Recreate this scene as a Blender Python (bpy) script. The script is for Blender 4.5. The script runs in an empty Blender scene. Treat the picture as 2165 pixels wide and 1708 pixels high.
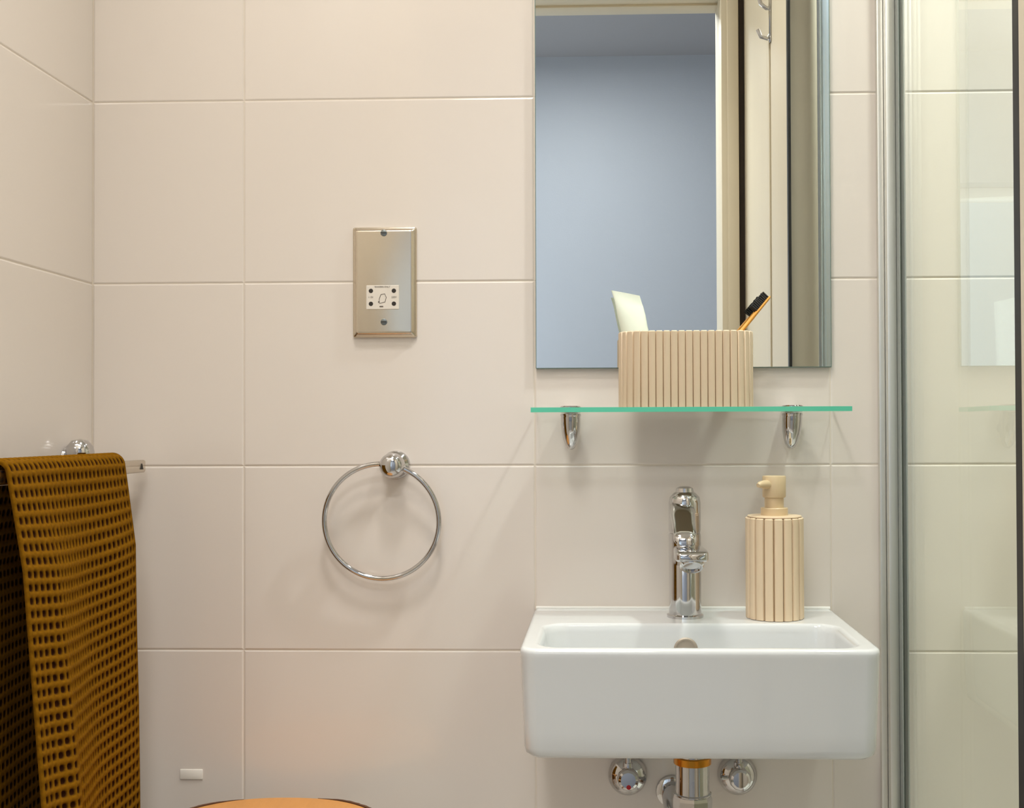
import bpy, bmesh, math, random
import numpy as np
from mathutils import Matrix, Vector
PI = math.pi
random.seed(4)
SC = bpy.context.scene
COL = SC.collection

# ------------------------------------------------------------------ camera
F_PX, W_PX, H_PX = 2347.0, 2165.0, 1708.0
cam_data = bpy.data.cameras.new('camera')
cam_data.sensor_fit = 'HORIZONTAL'
cam_data.sensor_width = 36.0
cam_data.lens = 36.0 * F_PX / W_PX
cam_data.shift_x = -0.055256
cam_data.shift_y = 0.009485
cam_data.clip_start = 0.02
cam = bpy.data.objects.new('camera', cam_data)
COL.objects.link(cam)
cam.matrix_world = (Matrix.Translation((0, -1.5, 1.05)) @ Matrix.Rotation(math.radians(1.8), 4, 'Z')
                    @ Matrix.Rotation(PI / 2 + math.radians(0.75), 4, 'X') @ Matrix.Rotation(-0.0035, 4, 'Z'))
SC.camera = cam

# ------------------------------------------------------------------ world, light, exposure
world = bpy.data.worlds.new('world')
SC.world = world
world.use_nodes = True
bg = world.node_tree.nodes['Background']
bg.inputs[0].default_value = (0.45, 0.6, 0.85, 1)
bg.inputs[1].default_value = 1.0
SC.view_settings.view_transform = 'Standard'
SC.view_settings.look = 'None'
SC.view_settings.gamma = 1.0
SC.view_settings.use_curve_mapping = False
SC.view_settings.exposure = -0.12


def area(name, loc, aim, power, size, color, shape='DISK', size_y=None):
    d = bpy.data.lights.new(name, 'AREA')
    d.shape = shape
    d.size = size
    if size_y:
        d.size_y = size_y
    d.energy = power
    d.color = color
    o = bpy.data.objects.new(name, d)
    COL.objects.link(o)
    o.location = loc
    o.rotation_euler = (Vector(aim) - Vector(loc)).to_track_quat('-Z', 'Y').to_euler()
    return o


LAMP = (-0.20, -0.56)
CEIL_Z = 2.40
PANEL = (-0.34, -1.0)
area('ceiling_lamp_light', (LAMP[0], LAMP[1], CEIL_Z - 0.047), (LAMP[0], LAMP[1], 0), 4.6, 0.20, (1.0, 0.965, 0.915)).data.spread = math.radians(118)
area('shower_fill_light', (0.60, -0.30, CEIL_Z - 0.012), (0.60, -0.30, 0), 8.5, 0.09, (0.95, 0.99, 1.0)).data.spread = math.radians(95)  # added unseen downlight, brightens the shower wall and the door edge
area('hall_rear_fill_light', (-0.72, -2.425, 1.35), (-0.25, 0.0, 1.10), 0.8, 0.66, (0.86, 0.94, 1.0), 'RECTANGLE', 1.0)  # invented rear window light, frontal fill through the doorway
# added fill lamps, then daylight entering the hall through its window (left of the doorway, out of frame)
area('fill_panel_light', (PANEL[0], PANEL[1], CEIL_Z - 0.026), (PANEL[0], PANEL[1], 0), 3.4, 0.55, (1.0, 0.94, 0.82), 'RECTANGLE', 0.16)  # added panel, broad fill for the bathroom
area('hall_fill_light', (-0.12, -1.60, 2.325), (-0.12, -1.60, 0), 13.0, 0.44, (0.96, 0.985, 1.0))  # added hall lamp, fill shining in through the doorway
area('hall_window_light', (-1.02, -1.93, 1.15), (0.2, -2.15, 1.1), 14.0, 0.72, (0.88, 0.94, 1.0), 'RECTANGLE', 0.9)


# ------------------------------------------------------------------ materials
def lin(c):
    return tuple(((v / 255.0) / 12.92 if v / 255.0 <= 0.04045 else ((v / 255.0 + 0.055) / 1.055) ** 2.4) for v in c)


def mat(name, rgb, rough=0.5, metal=0.0, var=0.0, scale=8.0, stretch=(1, 1, 1), bump=0.0, bscale=60.0, ior=1.5, rgb2=None, coat=0.0):
    m = bpy.data.materials.new(name)
    m.use_nodes = True
    nt = m.node_tree
    b = nt.nodes['Principled BSDF']
    c = lin(rgb)
    b.inputs['Base Color'].default_value = (*c, 1)
    b.inputs['Roughness'].default_value = rough
    b.inputs['Metallic'].default_value = metal
    b.inputs['IOR'].default_value = ior
    b.inputs['Coat Weight'].default_value = coat
    tc = nt.nodes.new('ShaderNodeTexCoord')
    mp = nt.nodes.new('ShaderNodeMapping')
    mp.inputs['Scale'].default_value = stretch
    nt.links.new(tc.outputs['Object'], mp.inputs['Vector'])
    if var > 0 or rgb2:
        n = nt.nodes.new('ShaderNodeTexNoise')
        n.inputs['Scale'].default_value = scale
        n.inputs['Detail'].default_value = 4
        nt.links.new(mp.outputs[0], n.inputs['Vector'])
        mx = nt.nodes.new('ShaderNodeMix')
        mx.data_type = 'RGBA'
        mx.inputs[6].default_value = (*[v * (1 - var) for v in c], 1)
        c2 = lin(rgb2) if rgb2 else [min(1, v * (1 + var)) for v in c]
        mx.inputs[7].default_value = (*c2, 1)
        nt.links.new(n.outputs[0], mx.inputs[0])
        nt.links.new(mx.outputs[2], b.inputs['Base Color'])
    if bump > 0:
        n2 = nt.nodes.new('ShaderNodeTexNoise')
        n2.inputs['Scale'].default_value = bscale
        nt.links.new(mp.outputs[0], n2.inputs['Vector'])
        bp = nt.nodes.new('ShaderNodeBump')
        bp.inputs['Strength'].default_value = 1.0
        bp.inputs['Distance'].default_value = bump
        nt.links.new(n2.outputs[0], bp.inputs['Height'])
        nt.links.new(bp.outputs[0], b.inputs['Normal'])
    return m


def glass(name, tint, f0=0.04):
    """Clear sheet glass: tinted straight transmission plus mirror reflection by Schlick's law."""
    m = bpy.data.materials.new(name)
    m.use_nodes = True
    nt = m.node_tree
    nt.nodes.clear()
    N = nt.nodes.new
    out = N('ShaderNodeOutputMaterial')
    geo = N('ShaderNodeNewGeometry')
    dot = N('ShaderNodeVectorMath'); dot.operation = 'DOT_PRODUCT'
    nt.links.new(geo.outputs['Incoming'], dot.inputs[0])
    nt.links.new(geo.outputs['Normal'], dot.inputs[1])
    prev = dot.outputs['Value']
    for op, val, swap in (('ABSOLUTE', None, 0), ('SUBTRACT', 1.0, 1), ('POWER', 5.0, 0), ('MULTIPLY', 1 - f0, 0), ('ADD', f0, 0)):
        q = N('ShaderNodeMath'); q.operation = op
        if swap:
            q.inputs[0].default_value = val
            nt.links.new(prev, q.inputs[1])
        else:
            nt.links.new(prev, q.inputs[0])
            if val is not None:
                q.inputs[1].default_value = val
        prev = q.outputs[0]
    tr = N('ShaderNodeBsdfTransparent'); tr.inputs[0].default_value = (*tint, 1)
    gl = N('ShaderNodeBsdfGlossy'); gl.inputs['Roughness'].default_value = 0.0
    gl.inputs[0].default_value = (0.97, 1.0, 0.96, 1)
    mx = N('ShaderNodeMixShader')
    nt.links.new(prev, mx.inputs[0])
    nt.links.new(tr.outputs[0], mx.inputs[1])
    nt.links.new(gl.outputs[0], mx.inputs[2])
    nt.links.new(mx.outputs[0], out.inputs[0])
    return m


M = {}
M['tile'] = mat('cream_tile', (227, 218, 209), 0.13, var=0.018, scale=2.2, stretch=(1.6, 1, 0.7), bump=0.0006, bscale=3.5)
M['grout'] = mat('grout', (222, 212, 198), 0.75, var=0.05, scale=30)
M['paint_blue'] = mat('grey_blue_paint', (166, 171, 180), 0.55, var=0.01, bump=0.0002, bscale=200)
M['paint_ceiling'] = mat('ceiling_paint', (244, 242, 237), 0.8, var=0.01)
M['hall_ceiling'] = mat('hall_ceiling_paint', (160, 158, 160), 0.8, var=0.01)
M['cream_wood'] = mat('cream_gloss_paint', (208, 197, 175), 0.45, var=0.02, scale=3, stretch=(8, 8, .6))
M['floor'] = mat('floor_tile', (205, 198, 188), 0.35, var=0.06, scale=6)
M['carpet'] = mat('hall_floor', (150, 146, 140), 0.9, var=0.1, scale=90)
M['chrome'] = mat('chrome', (204, 203, 203), 0.06, 1.0, var=0.01)
M['chrome_warm'] = mat('polished_steel', (216, 205, 188), 0.22, 1.0, var=0.02, scale=3)
M['satin'] = mat('satin_aluminium', (226, 226, 221), 0.45, 1.0, var=0.03, scale=5, stretch=(20, 20, .3))
M['satin_hall_tint'] = mat('hall_tinted_aluminium', (190, 206, 228), 0.35, 1.0, var=0.03, scale=5, stretch=(20, 20, .3))  # bluish hall light reflected in the satin post, put into its base colour
M['dull_metal'] = mat('dull_warm_metal', (176, 164, 150), 0.55, 0.6, var=0.03)
M['seal_grey'] = mat('grey_glazing_seal', (150, 156, 152), 0.45, var=0.03)
M['satin_dark'] = mat('dark_aluminium', (128, 134, 134), 0.35, 1.0, var=0.03, scale=5, stretch=(20, 20, .3))  # darker grey metal of the socket screws
M['black'] = mat('black_rubber', (26, 24, 24), 0.5, var=0.1)
M['brown_gap'] = mat('hinge_gap_shade', (52, 38, 26), 0.6, var=0.1)  # shade inside the hinge gap as a colour
M['ceramic'] = mat('white_ceramic', (216, 218, 218), 0.07, var=0.005, ior=1.55)
M['white'] = mat('white_plastic', (226, 218, 206), 0.35, var=0.01)
M['white_patch'] = mat('white_patch', (246, 240, 230), 0.5, var=0.01)
M['sealant'] = mat('white_silicone', (238, 236, 230), 0.3, var=0.01)
M['dark'] = mat('dark_socket_hole', (40, 34, 28), 0.6, var=0.05)
M['print'] = mat('dark_print', (95, 84, 74), 0.6, var=0.02)
M['brass'] = mat('brass', (206, 140, 50), 0.25, 1.0, var=0.05)
M['red'] = mat('red_dot', (190, 12, 16), 0.35, var=0.03)
M['blue_dot'] = mat('blue_dot', (40, 70, 150), 0.35, var=0.03)
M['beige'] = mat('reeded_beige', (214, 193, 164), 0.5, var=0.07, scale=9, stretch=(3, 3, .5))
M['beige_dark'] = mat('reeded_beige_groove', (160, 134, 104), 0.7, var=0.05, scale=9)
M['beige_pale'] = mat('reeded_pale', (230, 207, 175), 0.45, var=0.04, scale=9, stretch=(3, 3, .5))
M['pump'] = mat('beige_pump_plastic', (216, 192, 154), 0.35, var=0.02)
M['tube'] = mat('pale_green_tube', (226, 233, 216), 0.42, var=0.03, scale=30)
M['bamboo'] = mat('bamboo', (232, 160, 62), 0.45, var=0.12, scale=20, stretch=(6, 6, .6))
M['bristle'] = mat('black_bristle', (30, 27, 24), 0.6, var=0.2, scale=120)
M['wood'] = mat('honey_wood', (204, 142, 74), 0.42, var=0.16, scale=6, stretch=(7, 1.2, 1), bump=0.0004, bscale=30)
M['bark'] = mat('dark_bark', (92, 58, 34), 0.85, var=0.35, scale=60, bump=0.001, bscale=120)
M['edge_green'] = mat('glass_edge_green', (96, 200, 168), 0.15, var=0.05, scale=12)
M['mirror_edge'] = mat('mirror_edge_green', (120, 140, 132), 0.2, var=0.03)
M['mirror'] = mat('mirror_silver', (236, 240, 238), 0.0, 1.0)
M['shelf_glass'] = glass('shelf_glass', (0.965, 0.992, 0.98))
M['pane_glass'] = glass('pane_glass', (0.98, 0.995, 0.955))
M['acrylic'] = mat('white_acrylic', (238, 238, 236), 0.2, var=0.01)


def emitter(name, rgb, strength):
    m = bpy.data.materials.new(name)
    m.use_nodes = True
    b = m.node_tree.nodes['Principled BSDF']
    b.inputs['Base Color'].default_value = (*rgb, 1)
    b.inputs['Emission Color'].default_value = (*rgb, 1)
    b.inputs['Emission Strength'].default_value = strength
    return m


M['lamp_glow'] = emitter('lamp_diffuser', (1.0, 0.98, 0.95), 6.0)


# ------------------------------------------------------------------ object helpers
def link_mesh(name, me, m, parent=None, smooth=False, angle=None):
    o = bpy.data.objects.new(name, me)
    COL.objects.link(o)
    if m:
        for mm in (m if isinstance(m, (list, tuple)) else [m]):
            me.materials.append(mm)
    if smooth:
        for p in me.polygons:
            p.use_smooth = True
        if angle is not None:
            me.set_sharp_from_angle(angle=math.radians(angle))
    if parent:
        o.parent = parent
        o.matrix_parent_inverse = Matrix.Translation(-Vector(parent.location)) if parent.type == 'EMPTY' else Matrix.Translation(-Vector(parent.location))
    return o


def obj(name, bm, m, parent=None, smooth=True, angle=35, loc=None):
    bmesh.ops.recalc_face_normals(bm, faces=bm.faces)
    me = bpy.data.meshes.new(name)
    if loc is not None:
        bmesh.ops.translate(bm, verts=bm.verts, vec=-Vector(loc))
    bm.to_mesh(me)
    bm.free()
    o = link_mesh(name, me, m, None, smooth, angle)
    if loc is not None:
        o.location = loc
    if parent:
        o.parent = parent
        off = Vector((0, 0, 0))
        p = parent
        while p:
            off += Vector(p.location)
            p = p.parent
        o.location = Vector(loc if loc is not None else (0, 0, 0)) - off
    return o


def thing(name, label, cat, loc, group=None):
    o = bpy.data.objects.new(name, None)
    COL.objects.link(o)
    o.empty_display_size = 0.05
    o.location = loc
    o['label'] = label
    o['category'] = cat
    if group:
        o['group'] = group
    return o


def tag(o, label=None, cat=None, group=None, kind=None):
    if label: o['label'] = label
    if cat: o['category'] = cat
    if group: o['group'] = group
    if kind: o['kind'] = kind
    return o


def box(bm, x0, x1, y0, y1, z0, z1, bev=0.0, seg=2, mi=0):
    r = bmesh.ops.create_cube(bm, size=1.0)
    vs = r['verts']
    for v in vs:
        v.co = Vector(((x0 + x1) / 2 + v.co.x * (x1 - x0), (y0 + y1) / 2 + v.co.y * (y1 - y0), (z0 + z1) / 2 + v.co.z * (z1 - z0)))
    fs = set(f for v in vs for f in v.link_faces)
    for f in fs:
        f.material_index = mi
    if bev > 0:
        es = list(set(e for v in vs for e in v.link_edges))
        bmesh.ops.bevel(bm, geom=es, offset=bev, segments=seg, profile=0.5, affect='EDGES')


def bx(x0, x1, y0, y1, z0, z1, bev=0.0, seg=2):
    bm = bmesh.new()
    box(bm, x0, x1, y0, y1, z0, z1, bev, seg)
    return bm


def ring_verts(bm, pts):
    return [bm.verts.new(p) for p in pts]


def bridge(bm, a, b, mi=0):
    n = len(a)
    for i in range(n):
        f = bm.faces.new((a[i], a[(i + 1) % n], b[(i + 1) % n], b[i]))
        f.material_index = mi


def lathe(bm, prof, mtx=Matrix.Identity(4), segs=40, cap0=True, cap1=True, mi=0):
    """prof: (radius, height) along local Z, transformed by mtx."""
    prev = None
    first = None
    for r, h in prof:
        if r < 1e-6:
            cur = [bm.verts.new(mtx @ Vector((0, 0, h)))]
        else:
            cur = [bm.verts.new(mtx @ Vector((r * math.cos(2 * PI * i / segs), r * math.sin(2 * PI * i / segs), h))) for i in range(segs)]
        if prev is not None:
            if len(prev) == 1 and len(cur) > 1:
                for i in range(segs):
                    bm.faces.new((prev[0], cur[i], cur[(i + 1) % segs])).material_index = mi
            elif len(cur) == 1 and len(prev) > 1:
                for i in range(segs):
                    bm.faces.new((cur[0], prev[(i + 1) % segs], prev[i])).material_index = mi
            elif len(cur) > 1:
                bridge(bm, prev, cur, mi)
        else:
            first = cur
        prev = cur
    if cap0 and len(first) > 1:
        bm.faces.new(first).material_index = mi
    if cap1 and len(prev) > 1:
        bm.faces.new(prev).material_index = mi


def frame_to(p, d):
    """matrix placing local Z along direction d at point p"""
    return Matrix.Translation(p) @ Vector(d).to_track_quat('Z', 'Y').to_matrix().to_4x4()


def tube(bm, pts, r, segs=14, closed=False, radii=None):
    pts = [Vector(p) for p in pts]
    n = len(pts)
    rings = []
    up = None
    for i, p in enumerate(pts):
        if closed:
            t = (pts[(i + 1) % n] - pts[(i - 1) % n]).normalized()
        else:
            t = (pts[min(i + 1, n - 1)] - pts[max(i - 1, 0)]).normalized()
        if up is None:
            up = Vector((0, 0, 1)) if abs(t.z) < 0.9 else Vector((0, 1, 0))
        a = t.cross(up)
        if a.length < 1e-4:
            a = t.orthogonal()
        a.normalize()
        b = a.cross(t).normalized()
        up = b
        rr = radii[i] if radii else r
        rings.append([bm.verts.new(p + a * rr * math.cos(2 * PI * k / segs) + b * rr * math.sin(2 * PI * k / segs)) for k in range(segs)])
    for i in range(n - 1):
        bridge(bm, rings[i], rings[i + 1])
    if closed:
        # align last ring with first
        best = min(range(segs), key=lambda s: (rings[-1][0].co - rings[0][s].co).length)
        bridge(bm, rings[-1], rings[0][best:] + rings[0][:best])
    else:
        bm.faces.new(rings[0])
        bm.faces.new(rings[-1])


def rrect(cx, cy, hx, hy, r, n=8):
    """rounded rectangle outline, ccw, 4*(n+1) points; r may be a 4-list (+x+y, -x+y, -x-y, +x-y)"""
    rs = r if isinstance(r, (list, tuple)) else [r] * 4
    pts = []
    for k, (sx, sy) in enumerate(((1, 1), (-1, 1), (-1, -1), (1, -1))):
        q = rs[k]
        for i in range(n + 1):
            a = PI / 2 * k + PI / 2 * i / n
            pts.append((cx + sx * (hx - q) + q * math.cos(a), cy + sy * (hy - q) + q * math.sin(a)))
    return pts


# ------------------------------------------------------------------ setting: tiled walls
XL, XR = -0.700, 1.12
TILE_H, TILE_W, JX0 = 0.25, 0.3975, -0.4905
GAP = 0.0006


def tile_mesh(w, h, along='x'):
    """pillow-edged tile w x h, front face at local y=0 looking -y, 8 mm deep"""
    bm = bmesh.new()
    lv = [(0.0, 0.008), (0.0, 0.0011), (0.0004, 0.0005), (0.0019, 0.0)]
    rings = []
    for ins, d in lv:
        x, z = w / 2 - ins, h / 2 - ins
        rings.append(ring_verts(bm, [(-x, d, -z), (x, d, -z), (x, d, z), (-x, d, z)]))
    for a, b in zip(rings, rings[1:]):
        bridge(bm, a, b)
    bm.faces.new(rings[-1])
    bmesh.ops.recalc_face_normals(bm, faces=bm.faces)
    for f in bm.faces:
        if abs(f.normal.y) > 0.9 and f.normal.y > 0:
            pass
    me = bpy.data.meshes.new('tile')
    bm.to_mesh(me)
    bm.free()
    # the front must look to -y
    f = me.polygons[len(me.polygons) - 1]
    if f.normal.y > 0:
        me.flip_normals()
    me.materials.append(M['tile'])
    return me


def tiled_wall(name, cuts, zmax, place, bm):
    wall = obj(name, bm, M['grout'], None, False)
    tag(wall, kind='structure')
    cache = {}
    z = 0.0
    rnd = random.Random(name)
    while z < zmax - 0.01:
        z1 = min(z + TILE_H, zmax)
        for a, b in zip(cuts, cuts[1:]):
            key = (round(b - a, 4), round(z1 - z, 4))
            if key not in cache:
                cache[key] = tile_mesh(b - a - 2 * GAP, z1 - z - 2 * GAP)
            o = bpy.data.objects.new('tile', cache[key])
            COL.objects.link(o)
            o.parent = wall
            loc, rz = place((a + b) / 2, (z + z1) / 2)
            o.location = loc
            o.rotation_euler = (rnd.uniform(-.0006, .0006), 0, rz + rnd.uniform(-.0006, .0006))
        z = z1
    return wall


cuts = [XL]
x = JX0
while x < XR - 0.02:
    cuts.append(x)
    x += TILE_W
cuts.append(XR)
tiled_wall('wall_back', cuts, CEIL_Z, lambda u, z: ((u, 0, z), 0), bx(XL - 0.1, XR + 0.1, 0.0009, 0.1, 0, CEIL_Z))
tiled_wall('wall_left', [0.0, 0.30, 0.6975, 1.095, 1.2], CEIL_Z, lambda u, z: ((XL, -u, z), PI / 2), bx(XL - 0.1, XL - 0.0009, -1.2, 0.0009, 0, CEIL_Z))
tiled_wall('wall_right', [0.0, 0.38, 0.7775, 1.2], CEIL_Z, lambda u, z: ((XR, -u, z), -PI / 2), bx(XR + 0.0009, XR + 0.1, -1.2, 0.0009, 0, CEIL_Z))

# door wall with opening X -0.50..0.30, top 2.05
bm = bmesh.new()
box(bm, XL - 0.1, -0.50, -1.30, -1.2, 0, CEIL_Z)
box(bm, 0.335, XR + 0.1, -1.30, -1.2, 0, CEIL_Z)
box(bm, -0.50, 0.335, -1.30, -1.2, 2.12, CEIL_Z)
tag(obj('wall_front', bm, M['paint_ceiling'], None, False), kind='structure')
tag(obj('floor', bx(XL - 0.1, XR + 0.1, -1.25, 0.1, -0.05, 0.0), M['floor'], None, False), kind='structure')
tag(obj('ceiling', bx(XL - 0.1, XR + 0.1, -1.3, 0.1, CEIL_Z, CEIL_Z + 0.05), M['paint_ceiling'], None, False), kind='structure')
# door lining and stepped architrave on the room side
bm = bmesh.new()
box(bm, 0.2860, 0.3275, -1.315, -1.182, 0, 2.102, 0.002)     # right jamb
box(bm, -0.50, -0.455, -1.315, -1.182, 0, 2.102, 0.002)       # left jamb
box(bm, -0.50, 0.3275, -1.315, -1.182, 2.102, 2.15, 0.002)
box(bm, -0.455, 0.287, -1.315, -1.262, 2.0965, 2.103, 0.001)   # head
box(bm, -0.56, 0.3275, -1.19, -1.174, 2.118, 2.19, 0.003)
box(bm, -0.56, -0.48, -1.19, -1.174, 0, 2.19, 0.003)
box(bm, 0.300, 0.3275, -1.19, -1.176, 0, 2.118, 0.003)
tag(obj('trim_1', bm, M['cream_wood'], None, True, 30), kind='structure')

# hall behind the camera (seen in the mirror)
HZ, HY = 2.36, -2.41
bm = bmesh.new()
box(bm, -1.25, -1.10, HY - 0.16, HY, 0, HZ)
box(bm, -0.34, 1.25, HY - 0.16, HY, 0, HZ)
box(bm, -1.10, -0.34, HY - 0.16, HY, 0, 0.80)
box(bm, -1.10, -0.34, HY - 0.16, HY, 1.90, HZ)
tag(obj('wall_hall_far', bm, M['paint_blue'], None, False), kind='structure')
bm = bmesh.new()
box(bm, -1.0995, -1.055, HY - 0.13, HY - 0.08, 0.8005, 1.8995, 0.003)
box(bm, -0.385, -0.3405, HY - 0.13, HY - 0.08, 0.8005, 1.8995, 0.003)
box(bm, -1.055, -0.385, HY - 0.13, HY - 0.08, 0.8005, 0.845, 0.003)
box(bm, -1.055, -0.385, HY - 0.13, HY - 0.08, 1.855, 1.8995, 0.003)
w2 = tag(obj('fill_window', bm, M['acrylic'], None, True, 30), kind='structure')  # unseen window added to carry the frontal fill
obj('pane', bx(-1.055, -0.385, HY - 0.108, HY - 0.102, 0.845, 1.855), M['pane_glass'], w2, False)
tag(obj('wall_hall_right', bx(1.25, 1.35, HY, -1.3, 0, HZ), M['paint_blue'], None, False), kind='structure')
bm = bmesh.new()
box(bm, -1.25, -1.15, HY, -2.35, 0, HZ)
box(bm, -1.25, -1.15, -1.5, -1.3, 0, HZ)
box(bm, -1.25, -1.15, -2.35, -1.5, 0, 0.65)
box(bm, -1.25, -1.15, -2.35, -1.5, 1.65, HZ)
tag(obj('wall_hall_left', bm, M['paint_blue'], None, False), kind='structure')
tag(obj('wall_hall_near', bx(-1.25, XL - 0.1, -1.3, -1.2, 0, HZ), M['paint_blue'], None, False), kind='structure')
bm = bmesh.new()
box(bm, XR + 0.1, XR + 0.23, -1.3, -1.2, 0, HZ)
tag(obj('wall_hall_upper', bm, M['paint_blue'], None, False), kind='structure')
tag(obj('floor_hall', bx(-1.25, 1.35, HY, -1.25, -0.05, 0.0), M['carpet'], None, False), kind='structure')
tag(obj('ceiling_hall', bx(-1.25, 1.35, HY, -1.2, HZ, HZ + 0.05), M['hall_ceiling'], None, False), kind='structure')
bm = bmesh.new()
box(bm, -1.22, -1.16, -2.35, -2.30, 0.65, 1.65, 0.003)
box(bm, -1.22, -1.16, -1.55, -1.50, 0.65, 1.65, 0.003)
box(bm, -1.22, -1.16, -2.30, -1.55, 0.65, 0.70, 0.003)
box(bm, -1.22, -1.16, -2.30, -1.55, 1.60, 1.65, 0.003)
w1 = tag(obj('window_1', bm, M['acrylic'], None, True, 30), kind='structure')
obj('pane', bx(-1.194, -1.188, -2.30, -1.55, 0.70, 1.60), M['pane_glass'], w1, False)

# ------------------------------------------------------------------ bathroom door standing open into the room
d1 = tag(obj('door_1', bx(0.3420, 0.399, -1.196, -0.5795, 0.01, 2.09, 0.0015), M['cream_wood'], None, True, 30), kind='structure')
obj('edge_seal', bx(0.3422, 0.3475, -0.5795, -0.5660, 0.01, 2.09, 0.0005), M['black'], d1, False)
obj('hinge_gap_strip', bx(0.3300, 0.3420, -1.204, -1.19, 0.01, 2.10), M['brown_gap'], d1, False)  # dark strip added in place of the shade in the open hinge gap
obj('beading', bx(0.3385, 0.3420, -0.800, -0.772, 0.15, 2.08, 0.001), M['cream_wood'], d1, True)
hook = bmesh.new()
box(hook, 0.3390, 0.3420, -0.775, -0.755, 1.83, 1.93, 0.002)
tube(hook, [(0.340, -0.765, 1.845), (0.335, -0.765, 1.838), (0.322, -0.765, 1.842), (0.316, -0.765, 1.857)], 0.004)
tube(hook, [(0.340, -0.765, 1.90), (0.333, -0.765, 1.90), (0.322, -0.765, 1.909), (0.318, -0.765, 1.925)], 0.004)
obj('coat_hook', hook, M['chrome'], d1)

# ------------------------------------------------------------------ mirror
mz0, mz1 = 1.1303, 1.83
mr = obj('wall_mirror', bx(-0.0911, 0.3052, -0.0065, -0.0002, mz0, mz1, 0.0006, 1), M['mirror_edge'], None, False)
tag(mr, 'tall frameless wall mirror above the glass shelf', 'mirror')
obj('mirror_face', bx(-0.0900, 0.3041, -0.0068, -0.0064, mz0 + 0.0011, mz1 - 0.0011), M['mirror'], mr, False)

# ------------------------------------------------------------------ glass shelf and its brackets
sh = obj('glass_shelf', bx(-0.0898, 0.3061, -0.1192, -0.003, 1.0700, 1.0760), M['shelf_glass'], None, False)
tag(sh, 'clear glass shelf with green edge under the mirror, holding the ribbed tumbler', 'shelf')
bm = bmesh.new()
box(bm, -0.0906, 0.3069, -0.1200, -0.1193, 1.0700, 1.0760)
box(bm, -0.0906, -0.0899, -0.1193, -0.003, 1.0700, 1.0760)
box(bm, 0.3062, 0.3069, -0.1193, -0.003, 1.0700, 1.0760)
obj('polished_edge', bm, M['edge_green'], sh, False)


def bracket(cx, label):
    t = thing('shelf_bracket', label, 'bracket', (cx, 0, 1.048))
    bm = bmesh.new()
    n = 28
    prev = None
    prof = [(0.0128, 1.0695), (0.0136, 1.0688), (0.0137, 1.0665), (0.0130, 1.0650), (0.0132, 1.0640), (0.0132, 1.055), (0.0125, 1.046), (0.0108, 1.037),
            (0.0082, 1.029), (0.0050, 1.0235), (0.0022, 1.0215)]
    first = None
    for r, z in prof:
        yc = -0.030 + 0.012 * ((1.0695 - z) / 0.048)
        cur = ring_verts(bm, [(cx + r * math.cos(2 * PI * i / n), yc + r * 1.0 * math.sin(2 * PI * i / n), z) for i in range(n)])
        if prev:
            bridge(bm, prev, cur)
        else:
            bm.faces.new(cur)
        prev = cur
    bm.faces.new(prev)
    lathe(bm, [(0.008, 0), (0.008, 0.022)], frame_to((cx, 0, 1.048), (0, -1, 0)), 20)
    obj('clamp_body', bm, M['chrome'], t)
    bm = bmesh.new()
    lathe(bm, [(0.0140, 0), (0.0140, 0.002), (0.0125, 0.0032)], Matrix.Translation((cx, -0.032, 1.0761)), 28)
    box(bm, cx - 0.008, cx + 0.008, -0.018, 0.0, 1.0761, 1.0790, 0.0005)
    obj('upper_jaw', bm, M['chrome'], t)


bracket(-0.0435, 'chrome bullet-shaped clamp under the left end of the glass shelf')
bracket(0.2485, 'chrome bullet-shaped clamp under the right end of the glass shelf')

# ------------------------------------------------------------------ reeded tumbler
SZ = 1.0762
hx0, hx1, hy0, hy1 = 0.0200, 0.1915, -0.103, -0.024
hc = ((hx0 + hx1) / 2, (hy0 + hy1) / 2)
th_ = thing('toothbrush_tumbler', 'beige ribbed oblong tumbler with rounded ends standing on the glass shelf', 'holder', (hc[0], hc[1], SZ))
Hh = 0.0965


def wall_shell(bm, out, inn, z0, z1, zf):
    a = ring_verts(bm, [(x, y, z0) for x, y in out])
    b = ring_verts(bm, [(x, y, z1 - .001) for x, y in out])
    c = ring_verts(bm, [(x, y, z1) for x, y in inn[0]])
    d = ring_verts(bm, [(x, y, z1 - .001) for x, y in inn[1]])
    e = ring_verts(bm, [(x, y, zf) for x, y in inn[1]])
    bridge(bm, a, b); bridge(bm, b, c); bridge(bm, c, d); bridge(bm, d, e)
    bm.faces.new(a); bm.faces.new(e)


hw, hh_ = (hx1 - hx0) / 2, (hy1 - hy0) / 2
bm = bmesh.new()
wall_shell(bm, rrect(*hc, hw - .0025, hh_ - .0025, 0.030, 10), (rrect(*hc, hw - .0030, hh_ - .0030, 0.0295, 10), rrect(*hc, hw - .007, hh_ - .007, 0.026, 10)), SZ, SZ + Hh - .001, SZ + .008)
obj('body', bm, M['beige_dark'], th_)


def perimeter(pts, count):
    """count points at equal arc length with outward normals"""
    P = [Vector((x, y)) for x, y in pts]
    L = [0.0]
    for i in range(len(P)):
        L.append(L[-1] + (P[(i + 1) % len(P)] - P[i]).length)
    out = []
    for k in range(count):
        s = L[-1] * k / count
        i = max(j for j in range(len(P)) if L[j] <= s + 1e-9)
        seg = P[(i + 1) % len(P)] - P[i]
        if seg.length < 1e-7:
            continue
        p = P[i] + seg * ((s - L[i]) / seg.length)
        t = seg.normalized()
        out.append((p, math.atan2(-t.x, t.y)))   # angle of outward normal for ccw outline
    return out, L[-1] / count


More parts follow.
